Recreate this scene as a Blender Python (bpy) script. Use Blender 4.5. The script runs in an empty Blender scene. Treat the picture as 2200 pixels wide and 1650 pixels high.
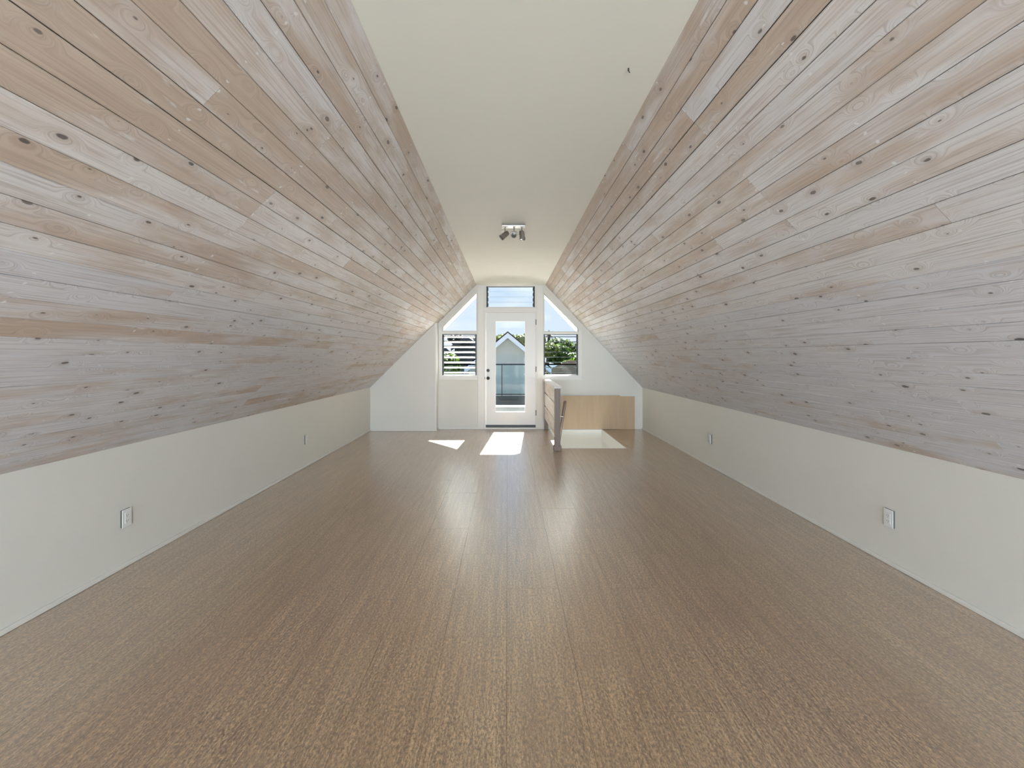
import bpy, bmesh, math, random
from mathutils import Vector, Matrix
from mathutils.geometry import tessellate_polygon

random.seed(7)
scene = bpy.context.scene
COL = scene.collection

# ------------------------------------------------------------------ camera
F_PX, VPX, VPY = 960.0, 1090.0, 763.0
CAM_H = 1.38
cam_d = bpy.data.cameras.new('camera')
cam_d.sensor_width = 36.0
cam_d.lens = 36.0 * F_PX / 2200.0
cam_d.shift_x = (1100.0 - VPX) / 2200.0
cam_d.shift_y = (VPY - 825.0) / 2200.0
cam_d.clip_start = 0.05
cam_d.clip_end = 400
cam = bpy.data.objects.new('camera', cam_d)
COL.objects.link(cam)
cam.location = (0, 0, CAM_H)
cam.rotation_euler = (math.radians(90), 0, 0)
scene.camera = cam


def lin(r, g, b, a=1.0):
    def f(c):
        c = c / 255.0
        return c / 12.92 if c <= 0.04045 else ((c + 0.055) / 1.055) ** 2.4
    return (f(r), f(g), f(b), a)


# ------------------------------------------------------------------ world, sun, rear fill lights, exposure
world = bpy.data.worlds.new('sky')
scene.world = world
world.use_nodes = True
wn = world.node_tree.nodes
wl = world.node_tree.links
wn.clear()
w_tc = wn.new('ShaderNodeTexCoord')
w_sep = wn.new('ShaderNodeSeparateXYZ')
wl.new(w_tc.outputs['Generated'], w_sep.inputs[0])
w_ramp = wn.new('ShaderNodeValToRGB')
w_ramp.color_ramp.elements[0].position = 0.0
w_ramp.color_ramp.elements[0].color = lin(204, 217, 236)
w_ramp.color_ramp.elements[1].position = 0.7
w_ramp.color_ramp.elements[1].color = lin(150, 188, 236)
wl.new(w_sep.outputs['Z'], w_ramp.inputs[0])
w_map = wn.new('ShaderNodeMapping')
w_map.inputs['Scale'].default_value = (5, 5, 14)
w_map.inputs['Location'].default_value = (3.1, 1.4, 0.3)
wl.new(w_tc.outputs['Generated'], w_map.inputs[0])
w_noise = wn.new('ShaderNodeTexNoise')
w_noise.inputs['Scale'].default_value = 1.0
w_noise.inputs['Detail'].default_value = 5
wl.new(w_map.outputs[0], w_noise.inputs['Vector'])
w_cr = wn.new('ShaderNodeValToRGB')
w_cr.color_ramp.elements[0].position = 0.48
w_cr.color_ramp.elements[0].color = (0, 0, 0, 1)
w_cr.color_ramp.elements[1].position = 0.72
w_cr.color_ramp.elements[1].color = (0.8, 0.8, 0.8, 1)
wl.new(w_noise.outputs['Fac'], w_cr.inputs[0])
w_mix = wn.new('ShaderNodeMix')
w_mix.data_type = 'RGBA'
wl.new(w_cr.outputs[0], w_mix.inputs['Factor'])
wl.new(w_ramp.outputs[0], w_mix.inputs['A'])
w_mix.inputs['B'].default_value = lin(240, 243, 247)
w_bg = wn.new('ShaderNodeBackground')
w_bg.inputs['Strength'].default_value = 1.3
wl.new(w_mix.outputs['Result'], w_bg.inputs['Color'])
w_out = wn.new('ShaderNodeOutputWorld')
wl.new(w_bg.outputs[0], w_out.inputs[0])

sun_d = bpy.data.lights.new('sun', 'SUN')
sun_d.energy = 50.0
sun_d.angle = math.radians(0.6)
sun_d.color = (1.0, 0.985, 0.95)
sun = bpy.data.objects.new('sun', sun_d)
COL.objects.link(sun)
sun.rotation_euler = Vector((-0.075, -1.0, -0.92)).to_track_quat('-Z', 'Y').to_euler()
sun.location = (1, 20, 18)

REAR_Y = -5.0
# added fill lights, set at two windows put into the unseen rear wall
for wx in (-1.3, 1.42):
    rear_fill_d = bpy.data.lights.new('rear_fill_light', 'AREA')
    rear_fill_d.shape = 'RECTANGLE'
    rear_fill_d.size = 1.1
    rear_fill_d.size_y = 1.2
    rear_fill_d.energy = 215.0
    rear_fill_d.color = (0.80, 0.945, 1.09)
    rear_fill = bpy.data.objects.new('rear_fill_light', rear_fill_d)
    COL.objects.link(rear_fill)
    rear_fill.location = (wx, REAR_Y + 0.04, 0.8)
    rear_fill.rotation_euler = (math.radians(90), 0, 0)

vs = scene.view_settings
vs.view_transform = 'Standard'
vs.look = 'None'
vs.gamma = 1.0
vs.use_curve_mapping = False
vs.exposure = 0.0


# ------------------------------------------------------------------ helpers
def link(o, parent=None):
    COL.objects.link(o)
    if parent is not None:
        o.parent = parent
    return o


def tag(o, label=None, cat=None, group=None, kind=None):
    if label:
        o['label'] = label
    if cat:
        o['category'] = cat
    if group:
        o['group'] = group
    if kind:
        o['kind'] = kind
    return o


def empty(name, loc=(0, 0, 0)):
    o = bpy.data.objects.new(name, None)
    o.location = loc
    o.empty_display_size = 0.1
    COL.objects.link(o)
    return o


def mesh_obj(name, verts, faces, m, parent=None, origin=(0, 0, 0), smooth=False):
    me = bpy.data.meshes.new(name)
    ox, oy, oz = origin
    me.from_pydata([(v[0] - ox, v[1] - oy, v[2] - oz) for v in verts], [], faces)
    me.update()
    if m:
        me.materials.append(m)
    if smooth:
        for p in me.polygons:
            p.use_smooth = True
    o = bpy.data.objects.new(name, me)
    link(o, parent)
    if parent is not None:
        # children are placed in world coordinates; subtract the parent's location
        o.location = Vector(origin) - parent.location
    else:
        o.location = origin
    return o


class MB:
    """collects boxes / cylinders in one bmesh"""

    def __init__(self):
        self.bm = bmesh.new()

    def box(self, x0, x1, y0, y1, z0, z1, bevel=0.0, seg=2):
        b = bmesh.new()
        bmesh.ops.create_cube(b, size=1)
        for v in b.verts:
            v.co = Vector(((x0 + x1) / 2 + v.co.x * (x1 - x0), (y0 + y1) / 2 + v.co.y * (y1 - y0), (z0 + z1) / 2 + v.co.z * (z1 - z0)))
        if bevel > 0:
            bmesh.ops.bevel(b, geom=b.edges[:], offset=bevel, segments=seg, affect='EDGES', profile=0.6)
        self._join(b)
        return self

    def cyl(self, p0, p1, r0, r1=None, seg=20, caps=True):
        r1 = r0 if r1 is None else r1
        p0, p1 = Vector(p0), Vector(p1)
        d = p1 - p0
        b = bmesh.new()
        bmesh.ops.create_cone(b, cap_ends=caps, segments=seg, radius1=r0, radius2=r1, depth=d.length)
        q = d.to_track_quat('Z', 'Y').to_matrix().to_4x4()
        bmesh.ops.transform(b, matrix=Matrix.Translation((p0 + p1) / 2) @ q, verts=b.verts)
        self._join(b)
        return self

    def lathe(self, profile, base, axis, seg=24):
        """profile [(r, h)...] spun round axis from base"""
        b = bmesh.new()
        q = Vector(axis).to_track_quat('Z', 'Y').to_matrix()
        rings = []
        for r, h in profile:
            ring = []
            for i in range(seg):
                a = 2 * math.pi * i / seg
                ring.append(b.verts.new(Vector(base) + q @ Vector((r * math.cos(a), r * math.sin(a), h))))
            rings.append(ring)
        for a, c in zip(rings[:-1], rings[1:]):
            for i in range(seg):
                b.faces.new((a[i], a[(i + 1) % seg], c[(i + 1) % seg], c[i]))
        b.faces.new(rings[0][::-1])
        b.faces.new(rings[-1])
        self._join(b)
        return self

    def _join(self, b):
        me = bpy.data.meshes.new('tmp')
        b.to_mesh(me)
        b.free()
        self.bm.from_mesh(me)
        bpy.data.meshes.remove(me)

    def build(self, name, m, parent=None, origin=None, smooth=False):
        me = bpy.data.meshes.new(name)
        bmesh.ops.recalc_face_normals(self.bm, faces=self.bm.faces[:])
        if origin is None:
            origin = parent.matrix_world.translation if False else (parent_world(parent) if parent is not None else Vector((0, 0, 0)))
        origin = Vector(origin)
        bmesh.ops.translate(self.bm, verts=self.bm.verts[:], vec=-origin)
        self.bm.to_mesh(me)
        self.bm.free()
        me.materials.append(m)
        if smooth:
            for p in me.polygons:
                p.use_smooth = True
            try:
                me.set_sharp_from_angle(angle=math.radians(35))
            except Exception:
                pass
        o = bpy.data.objects.new(name, me)
        link(o, parent)
        o.location = origin - (parent_world(parent) if parent is not None else Vector((0, 0, 0)))
        return o


def parent_world(o):
    v = Vector((0, 0, 0))
    while o is not None:
        v += Vector(o.location)
        o = o.parent
    return v


def box(name, m, parent, x0, x1, y0, y1, z0, z1, bevel=0.0):
    return MB().box(x0, x1, y0, y1, z0, z1, bevel).build(name, m, parent)


def prism_xz(loops, y0, y1):
    """a slab in the XZ plane with holes: loops[0] is the outline"""
    verts, faces, flat, base = [], [], [], []
    for lp in loops:
        base.append(len(flat))
        flat += lp
    n = len(flat)
    verts = [(x, y0, z) for x, z in flat] + [(x, y1, z) for x, z in flat]
    tris = tessellate_polygon([[Vector((x, z, 0)) for x, z in lp] for lp in loops])
    for t in tris:
        faces.append(tuple(t))
        faces.append(tuple(i + n for i in reversed(t)))
    for b0, lp in zip(base, loops):
        k = len(lp)
        for i in range(k):
            a, c = b0 + i, b0 + (i + 1) % k
            faces.append((a, c, c + n, a + n))
    return verts, faces


def slab_xz(name, loops, y0, y1, m, parent=None):
    v, f = prism_xz(loops, y0, y1)
    b = bmesh.new()
    bv = [b.verts.new(p) for p in v]
    for q in f:
        try:
            b.faces.new([bv[i] for i in q])
        except ValueError:
            pass
    mb = MB()
    mb.bm.free()
    mb.bm = b
    return mb.build(name, m, parent)


# ------------------------------------------------------------------ materials
def new_mat(name):
    m = bpy.data.materials.new(name)
    m.use_nodes = True
    nt = m.node_tree
    b = nt.nodes['Principled BSDF']
    return m, nt, b


def N(nt, kind, **kw):
    n = nt.nodes.new(kind)
    for k, v in kw.items():
        setattr(n, k, v)
    return n


def math_n(nt, op, a, b=None, c=None, clamp=False):
    n = nt.nodes.new('ShaderNodeMath')
    n.operation = op
    n.use_clamp = clamp
    for i, v in enumerate((a, b, c)):
        if v is None:
            continue
        if isinstance(v, (int, float)):
            n.inputs[i].default_value = v
        else:
            nt.links.new(v, n.inputs[i])
    return n.outputs[0]


def mix_c(nt, fac, a, b, blend='MIX'):
    n = nt.nodes.new('ShaderNodeMix')
    n.data_type = 'RGBA'
    n.blend_type = blend
    for key, v in (('Factor', fac), ('A', a), ('B', b)):
        if isinstance(v, (int, float)):
            n.inputs[key].default_value = v
        elif isinstance(v, tuple):
            n.inputs[key].default_value = v
        else:
            nt.links.new(v, n.inputs[key])
    return n.outputs['Result']


def ramp(nt, v, p0, p1):
    n = nt.nodes.new('ShaderNodeMapRange')
    n.interpolation_type = 'SMOOTHSTEP'
    nt.links.new(v, n.inputs['Value'])
    n.inputs['From Min'].default_value = p0
    n.inputs['From Max'].default_value = p1
    return n.outputs[0]


def combine(nt, x, y, z=0.0):
    n = nt.nodes.new('ShaderNodeCombineXYZ')
    for i, v in enumerate((x, y, z)):
        if isinstance(v, (int, float)):
            n.inputs[i].default_value = v
        else:
            nt.links.new(v, n.inputs[i])
    return n.outputs[0]


def noise(nt, vec, scale=1.0, detail=3.0, rough=0.5, dist=0.0):
    n = nt.nodes.new('ShaderNodeTexNoise')
    if vec is not None:
        nt.links.new(vec, n.inputs['Vector'])
    n.inputs['Scale'].default_value = scale
    n.inputs['Detail'].default_value = detail
    n.inputs['Roughness'].default_value = rough
    n.inputs['Distortion'].default_value = dist
    return n.outputs['Fac']


def bump(nt, b, h, strength, dist=0.01):
    n = nt.nodes.new('ShaderNodeBump')
    n.inputs['Strength'].default_value = strength
    n.inputs['Distance'].default_value = dist
    nt.links.new(h, n.inputs['Height'])
    nt.links.new(n.outputs[0], b.inputs['Normal'])


def paint(name, col, rough=0.55, var=0.04, scale=2.5, tex=0.08):
    m, nt, b = new_mat(name)
    tc = N(nt, 'ShaderNodeTexCoord')
    f = noise(nt, tc.outputs['Object'], scale, 4)
    dark = tuple(c * (1 - var * 2) for c in col[:3]) + (1,)
    nt.links.new(mix_c(nt, f, dark, col), b.inputs['Base Color'])
    b.inputs['Roughness'].default_value = rough
    if tex:
        bump(nt, b, noise(nt, tc.outputs['Object'], 90, 3), tex, 0.002)
    return m


def plain(name, col, rough=0.5, metal=0.0, var=0.06):
    m, nt, b = new_mat(name)
    tc = N(nt, 'ShaderNodeTexCoord')
    f = noise(nt, tc.outputs['Object'], 14, 3)
    nt.links.new(mix_c(nt, f, tuple(c * (1 - var) for c in col[:3]) + (1,), col), b.inputs['Base Color'])
    b.inputs['Roughness'].default_value = rough
    b.inputs['Metallic'].default_value = metal
    return m


def glass(name, tint=(1, 1, 1, 1), haze=0.0, ior=1.45):
    m = bpy.data.materials.new(name)
    m.use_nodes = True
    nt = m.node_tree
    nt.nodes.clear()
    out = N(nt, 'ShaderNodeOutputMaterial')
    tr = N(nt, 'ShaderNodeBsdfTransparent')
    tr.inputs[0].default_value = tint
    gl = N(nt, 'ShaderNodeBsdfGlossy')
    gl.inputs['Roughness'].default_value = 0.02
    fr = N(nt, 'ShaderNodeFresnel')
    fr.inputs['IOR'].default_value = ior
    mx = N(nt, 'ShaderNodeMixShader')
    nt.links.new(fr.outputs[0], mx.inputs[0])
    nt.links.new(tr.outputs[0], mx.inputs[1])
    nt.links.new(gl.outputs[0], mx.inputs[2])
    last = mx
    if haze > 0:
        tc = N(nt, 'ShaderNodeTexCoord')
        nz = noise(nt, tc.outputs['Object'], 6, 3)
        df = N(nt, 'ShaderNodeBsdfDiffuse')
        df.inputs[0].default_value = (0.85, 0.88, 0.88, 1)
        tl = N(nt, 'ShaderNodeBsdfTranslucent')
        tl.inputs[0].default_value = (0.85, 0.88, 0.88, 1)
        m2 = N(nt, 'ShaderNodeMixShader')
        m2.inputs[0].default_value = 0.5
        nt.links.new(df.outputs[0], m2.inputs[1])
        nt.links.new(tl.outputs[0], m2.inputs[2])
        m3 = N(nt, 'ShaderNodeMixShader')
        nt.links.new(math_n(nt, 'MULTIPLY', math_n(nt, 'ADD', nz, 0.5), haze), m3.inputs[0])
        nt.links.new(mx.outputs[0], m3.inputs[1])
        nt.links.new(m2.outputs[0], m3.inputs[2])
        last = m3
    nt.links.new(last.outputs[0], out.inputs['Surface'])
    return m


def plank_wood(name, u_sc=1.0):
    """white-washed knotty pine; UV is in metres, u along the board"""
    m, nt, b = new_mat(name)
    uv = N(nt, 'ShaderNodeUVMap')
    sp = N(nt, 'ShaderNodeSeparateXYZ')
    nt.links.new(uv.outputs[0], sp.inputs[0])
    u, v = sp.outputs[0], sp.outputs[1]
    oi = N(nt, 'ShaderNodeObjectInfo')
    r = oi.outputs['Random']
    ocol = N(nt, 'ShaderNodeSeparateColor')
    nt.links.new(oi.outputs['Color'], ocol.inputs[0])
    white_bias, cool = ocol.outputs[0], ocol.outputs[1]
    ur = math_n(nt, 'MULTIPLY_ADD', r, 63.0, u)
    vr = math_n(nt, 'MULTIPLY_ADD', r, 11.0, v)
    # knots
    kv = combine(nt, math_n(nt, 'MULTIPLY', ur, 4.2), math_n(nt, 'MULTIPLY', vr, 9.5))
    vo = N(nt, 'ShaderNodeTexVoronoi', voronoi_dimensions='2D')
    vo.inputs['Scale'].default_value = 1.0
    nt.links.new(kv, vo.inputs['Vector'])
    kd = vo.outputs['Distance']
    kcs = N(nt, 'ShaderNodeSeparateColor')
    nt.links.new(vo.outputs['Color'], kcs.inputs[0])
    kr = math_n(nt, 'MULTIPLY_ADD', kcs.outputs[0], 0.15, -0.055)
    kdw = math_n(nt, 'ADD', kd, math_n(nt, 'MULTIPLY_ADD', noise(nt, combine(nt, math_n(nt, 'MULTIPLY', ur, 40.0), math_n(nt, 'MULTIPLY', vr, 60.0)), 1.0, 2), 0.06, -0.03))
    knot = ramp(nt, math_n(nt, 'SUBTRACT', kr, kdw), -0.006, 0.022)
    halo = ramp(nt, math_n(nt, 'SUBTRACT', math_n(nt, 'MULTIPLY', kr, 3.2), kd), -0.05, 0.14)
    # grain, bent round the knots
    bend = math_n(nt, 'MULTIPLY', math_n(nt, 'SUBTRACT', 1.0, ramp(nt, kd, 0.0, 0.35)), 0.06)
    vb = math_n(nt, 'ADD', vr, bend)
    fig = noise(nt, combine(nt, math_n(nt, 'MULTIPLY', ur, 0.55), math_n(nt, 'MULTIPLY', vb, 9.0)), 1.0, 2, 0.4, 0.3)
    rings = math_n(nt, 'PINGPONG', math_n(nt, 'MULTIPLY', fig, 9.0), 0.5)
    rings = ramp(nt, rings, 0.0, 0.5)
    fine = noise(nt, combine(nt, math_n(nt, 'MULTIPLY', ur, 2.2), math_n(nt, 'MULTIPLY', vb, 160.0)), 1.0, 4, 0.6)
    mid = noise(nt, combine(nt, math_n(nt, 'MULTIPLY', ur, 0.9), math_n(nt, 'MULTIPLY', vb, 40.0)), 1.0, 3, 0.55)
    # how much wash sits on the board
    wash = noise(nt, combine(nt, math_n(nt, 'MULTIPLY', ur, 1.3), math_n(nt, 'MULTIPLY', vr, 7.0)), 1.0, 4, 0.6)
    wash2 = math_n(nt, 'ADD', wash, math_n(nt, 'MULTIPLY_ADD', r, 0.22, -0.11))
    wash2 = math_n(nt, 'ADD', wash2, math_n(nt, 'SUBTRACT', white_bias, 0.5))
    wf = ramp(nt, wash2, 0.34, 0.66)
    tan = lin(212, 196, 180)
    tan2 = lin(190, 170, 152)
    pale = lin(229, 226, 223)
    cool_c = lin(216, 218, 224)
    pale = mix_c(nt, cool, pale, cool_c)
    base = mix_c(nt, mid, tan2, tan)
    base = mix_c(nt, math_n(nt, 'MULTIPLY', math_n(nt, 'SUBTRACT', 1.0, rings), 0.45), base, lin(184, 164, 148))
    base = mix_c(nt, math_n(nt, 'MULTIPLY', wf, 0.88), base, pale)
    # fine fibre
    base = mix_c(nt, math_n(nt, 'MULTIPLY', ramp(nt, fine, 0.44, 0.66), 0.42), base, lin(158, 142, 130))
    # putty / thick paint blotches
    bv = combine(nt, math_n(nt, 'MULTIPLY', ur, 1.1), math_n(nt, 'MULTIPLY', vr, 8.0))
    blot = noise(nt, bv, 1.9, 5, 0.65)
    base = mix_c(nt, math_n(nt, 'MULTIPLY', ramp(nt, blot, 0.62, 0.68), 0.8), base, lin(224, 222, 219))
    # knots over everything
    base = mix_c(nt, math_n(nt, 'MULTIPLY', halo, 0.22), base, lin(160, 140, 122))
    kcol = mix_c(nt, kcs.outputs[1], lin(74, 68, 68), lin(112, 104, 100))
    base = mix_c(nt, math_n(nt, 'MULTIPLY', knot, 0.85), base, kcol)
    # filled nail holes on the rafter lines (every 0.61 m)
    du = math_n(nt, 'SUBTRACT', math_n(nt, 'FRACT', math_n(nt, 'DIVIDE', u, 0.61)), 0.5)
    du = math_n(nt, 'MULTIPLY', du, 0.61)
    dv = math_n(nt, 'SUBTRACT', math_n(nt, 'FRACT', math_n(nt, 'DIVIDE', v, 0.0465)), 0.5)
    dv = math_n(nt, 'MULTIPLY', dv, 0.0465)
    wob = noise(nt, combine(nt, math_n(nt, 'MULTIPLY', u, 7.0), math_n(nt, 'MULTIPLY', vr, 23.0)), 1.0, 1)
    du = math_n(nt, 'ADD', du, math_n(nt, 'MULTIPLY_ADD', wob, 0.06, -0.03))
    dd = math_n(nt, 'SQRT', math_n(nt, 'ADD', math_n(nt, 'MULTIPLY', du, du), math_n(nt, 'MULTIPLY', dv, dv)))
    on = math_n(nt, 'GREATER_THAN', noise(nt, combine(nt, math_n(nt, 'MULTIPLY', ur, 1.6), math_n(nt, 'MULTIPLY', vr, 21.0)), 3.0, 0), 0.54)
    dot = math_n(nt, 'MULTIPLY', math_n(nt, 'SUBTRACT', 1.0, ramp(nt, dd, 0.004, 0.009)), on)
    base = mix_c(nt, math_n(nt, 'MULTIPLY', dot, 0.85), base, lin(232, 232, 230))
    nt.links.new(base, b.inputs['Base Color'])
    b.inputs['Roughness'].default_value = 0.42
    b.inputs['Specular IOR Level'].default_value = 0.5
    h = math_n(nt, 'ADD', fine, math_n(nt, 'MULTIPLY', knot, -0.6))
    bump(nt, b, h, 0.18, 0.002)
    return m


def cork(name):
    m, nt, b = new_mat(name)
    uv = N(nt, 'ShaderNodeUVMap')
    sp = N(nt, 'ShaderNodeSeparateXYZ')
    nt.links.new(uv.outputs[0], sp.inputs[0])
    u, v = sp.outputs[0], sp.outputs[1]
    oi = N(nt, 'ShaderNodeObjectInfo')
    r = oi.outputs['Random']
    ur = math_n(nt, 'MULTIPLY_ADD', r, 47.0, u)
    vr = math_n(nt, 'MULTIPLY_ADD', r, 19.0, v)
    strip = noise(nt, combine(nt, math_n(nt, 'MULTIPLY', ur, 1.6), math_n(nt, 'MULTIPLY', vr, 34.0)), 1.0, 4, 0.6)
    strip2 = noise(nt, combine(nt, math_n(nt, 'MULTIPLY', ur, 5.0), math_n(nt, 'MULTIPLY', vr, 120.0)), 1.0, 4, 0.6)
    gran = noise(nt, combine(nt, math_n(nt, 'MULTIPLY', ur, 55.0), math_n(nt, 'MULTIPLY', vr, 110.0)), 1.0, 3, 0.75)
    blot = noise(nt, combine(nt, ur, math_n(nt, 'MULTIPLY', vr, 2.0)), 1.6, 3)
    base = mix_c(nt, ramp(nt, strip, 0.24, 0.76), lin(134, 100, 56), lin(200, 162, 108))
    base = mix_c(nt, math_n(nt, 'MULTIPLY', ramp(nt, strip2, 0.42, 0.66), 0.55), base, lin(112, 82, 46))
    base = mix_c(nt, math_n(nt, 'MULTIPLY', ramp(nt, gran, 0.48, 0.60), 0.75), base, lin(72, 50, 30))
    base = mix_c(nt, math_n(nt, 'MULTIPLY', ramp(nt, gran, 0.46, 0.34), 0.6), base, lin(226, 192, 138))
    base = mix_c(nt, math_n(nt, 'MULTIPLY', blot, 0.25), base, lin(164, 122, 84))
    base = mix_c(nt, math_n(nt, 'MULTIPLY', r, 0.2), base, lin(146, 114, 76))
    hs = N(nt, 'ShaderNodeHueSaturation')
    hs.inputs['Value'].default_value = 1.24
    hs.inputs['Saturation'].default_value = 0.86
    nt.links.new(base, hs.inputs['Color'])
    nt.links.new(hs.outputs[0], b.inputs['Base Color'])
    b.inputs['Roughness'].default_value = 0.3
    b.inputs['IOR'].default_value = 2.0
    b.inputs['Coat Weight'].default_value = 1.0
    b.inputs['Coat Roughness'].default_value = 0.28
    b.inputs['Coat IOR'].default_value = 2.2
    bump(nt, b, math_n(nt, 'ADD', gran, strip2), 0.1, 0.001)
    return m


def plywood_mat(name):
    m, nt, b = new_mat(name)
    tc = N(nt, 'ShaderNodeTexCoord')
    mp = N(nt, 'ShaderNodeMapping')
    mp.inputs['Scale'].default_value = (14, 14, 1.6)
    nt.links.new(tc.outputs['Object'], mp.inputs[0])
    f = noise(nt, mp.outputs[0], 1.0, 5, 0.6, 0.6)
    g = noise(nt, tc.outputs['Object'], 5.0, 3)
    c = mix_c(nt, f, lin(182, 156, 124), lin(214, 190, 158))
    c = mix_c(nt, math_n(nt, 'MULTIPLY', g, 0.4), c, lin(204, 174, 142))
    nt.links.new(c, b.inputs['Base Color'])
    b.inputs['Roughness'].default_value = 0.6
    return m


def leaf_mat(name, c0, c1):
    m, nt, b = new_mat(name)
    tc = N(nt, 'ShaderNodeTexCoord')
    f = noise(nt, tc.outputs['Object'], 2.6, 3, 0.6)
    c = mix_c(nt, ramp(nt, f, 0.3, 0.7), c0, c1)
    nt.links.new(c, b.inputs['Base Color'])
    b.inputs['Roughness'].default_value = 0.6
    tl = N(nt, 'ShaderNodeBsdfTranslucent')
    nt.links.new(c, tl.inputs[0])
    mx = N(nt, 'ShaderNodeMixShader')
    mx.inputs[0].default_value = 0.35
    out = nt.nodes['Material Output']
    nt.links.new(b.outputs[0], mx.inputs[1])
    nt.links.new(tl.outputs[0], mx.inputs[2])
    nt.links.new(mx.outputs[0], out.inputs['Surface'])
    return m


M = {}
M['wall'] = paint('wall_paint', lin(232, 230, 222), 0.6, 0.02)
M['ceiling'] = paint('ceiling_paint', lin(236, 234, 222), 0.6, 0.03, 1.5)
M['trim'] = paint('trim_paint', lin(236, 234, 228), 0.35, 0.01, 2, 0)
M['door'] = paint('door_paint', lin(238, 238, 235), 0.35, 0.01, 2, 0)
M['pine'] = plank_wood('whitewashed_pine')
M['cork'] = cork('cork_floor')
def brown_wood(name):
    m, nt, b = new_mat(name)
    tc = N(nt, 'ShaderNodeTexCoord')
    mp = N(nt, 'ShaderNodeMapping')
    mp.inputs['Scale'].default_value = (45, 45, 2.5)
    nt.links.new(tc.outputs['Object'], mp.inputs[0])
    f = noise(nt, mp.outputs[0], 1.0, 4, 0.6)
    nt.links.new(mix_c(nt, f, lin(108, 90, 78), lin(154, 138, 126)), b.inputs['Base Color'])
    b.inputs['Roughness'].default_value = 0.5
    return m


M['brown'] = brown_wood('shaded_brown_wood')  # darker than the pine, to carry the shade on the newel front
M['ply'] = plywood_mat('plywood')
M['black'] = plain('black_metal', lin(28, 28, 28), 0.4)
M['dark'] = plain('dark_bronze', lin(52, 50, 48), 0.45)
M['rail'] = plain('rail_dark', lin(16, 16, 17), 0.9)
M['backing'] = plain('shadow_gap_backing', lin(70, 56, 46), 0.9)
M['chrome'] = plain('brushed_nickel', lin(176, 172, 166), 0.38, 1.0)
M['nickel'] = plain('satin_nickel', lin(150, 148, 142), 0.6, 0.3)
M['lens'] = plain('lamp_glass', lin(92, 90, 84), 0.25)
M['plate'] = plain('outlet_plastic', lin(238, 238, 236), 0.35, 0, 0.02)
M['shadegrey'] = plain('outlet_shade_grey', lin(88, 88, 82), 0.6)  # dark grey carries the shade on the raised plate's sides
M['slot'] = plain('outlet_slot', lin(60, 60, 60), 0.5)
M['glass'] = glass('clear_glass', (0.97, 0.985, 0.98, 1))
M['blade'] = glass('louver_glass', (0.93, 0.96, 0.95, 1), 0.008, 1.28)
M['edge'] = plain('ground_glass_edge', lin(120, 132, 127), 0.4)
M['blue_glass'] = glass('rail_glass', (0.84, 0.92, 0.94, 1), 0.0, 1.15)
M['terrace_bounce'] = paint('bounce_concrete', lin(226, 224, 218), 0.8, 0.04)  # made pale so the hidden terrace reflects sun upward
M['deck'] = paint('dark_deck_coating', lin(18, 20, 21), 0.9, 0.15, 5)
M['deck'].node_tree.nodes['Principled BSDF'].inputs['Specular IOR Level'].default_value = 0.05
M['curb'] = paint('curb_shade_grey', lin(84, 86, 86), 0.8, 0.05, 5)  # shade on the white curb's face, put in as grey colour
M['soffit'] = paint('soffit_paint', lin(246, 246, 244), 0.6, 0.0, 2, 0)
M['siding'] = paint('pale_siding', lin(192, 190, 181), 0.7, 0.04)
M['shingle'] = paint('dark_shingle', lin(30, 29, 29), 0.9, 0.12, 8)
M['brown_roof'] = paint('brown_roof', lin(46, 42, 38), 0.9, 0.12, 5)
M['barge'] = paint('barge_paint', lin(226, 228, 234), 0.7, 0.02, 3)
M['grey_roof'] = paint('grey_roof', lin(74, 77, 82), 0.8, 0.08, 5)
M['white_roof'] = paint('white_roof', lin(88, 90, 94), 0.6, 0.04, 3)
M['ground'] = paint('ground_grass', lin(44, 56, 28), 0.95, 0.2, 0.6)
M['bark'] = paint('bark', lin(96, 84, 70), 0.9, 0.2, 6)
M['leaf1'] = leaf_mat('leaf_olive', lin(58, 74, 28), lin(112, 126, 62))
M['leaf2'] = leaf_mat('leaf_deep', lin(36, 56, 20), lin(82, 108, 44))
M['leaf3'] = leaf_mat('leaf_lime', lin(52, 82, 16), lin(96, 124, 38))
M['leaf4'] = leaf_mat('leaf_grey', lin(32, 36, 28), lin(66, 70, 60))

for k in ('deck', 'brown_roof', 'grey_roof', 'white_roof', 'shingle', 'ground', 'siding', 'curb', 'barge', 'rail'):
    M[k].node_tree.nodes['Principled BSDF'].inputs['Specular IOR Level'].default_value = 0.0

# ------------------------------------------------------------------ room dimensions
XL, XR = -2.495, 2.52           # knee walls
ZL, ZR = 0.79, 0.77             # knee wall heights
CXL, CXR, CZ = -0.575, 0.705, 2.69   # flat ceiling
FY = 8.333                      # far wall
WT = 0.14


def PX(px):
    return (px - VPX) / (F_PX / FY)


def PZ(py):
    return CAM_H - (py - VPY) / (F_PX / FY)


# ------------------------------------------------------------------ floor: cork planks round the stair opening
OX0, OX1, OY0 = 0.775, 1.765, 6.62      # opening (to the far wall)
floor = empty('floor', (0, 0, 0))
tag(floor, 'brown striated cork plank floor with a satin sheen', None, None, 'structure')
# sub-floor, four strips round the opening
sub = MB()
for a in ((XL - .1, XR + .1, REAR_Y, OY0), (XL - .1, OX0, OY0, FY + .02), (OX1, XR + .1, OY0, FY + .02)):
    sub.box(a[0], a[1], a[2], a[3], -0.16, -0.0125)
sub.build('subfloor', M['backing'], floor)


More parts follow.
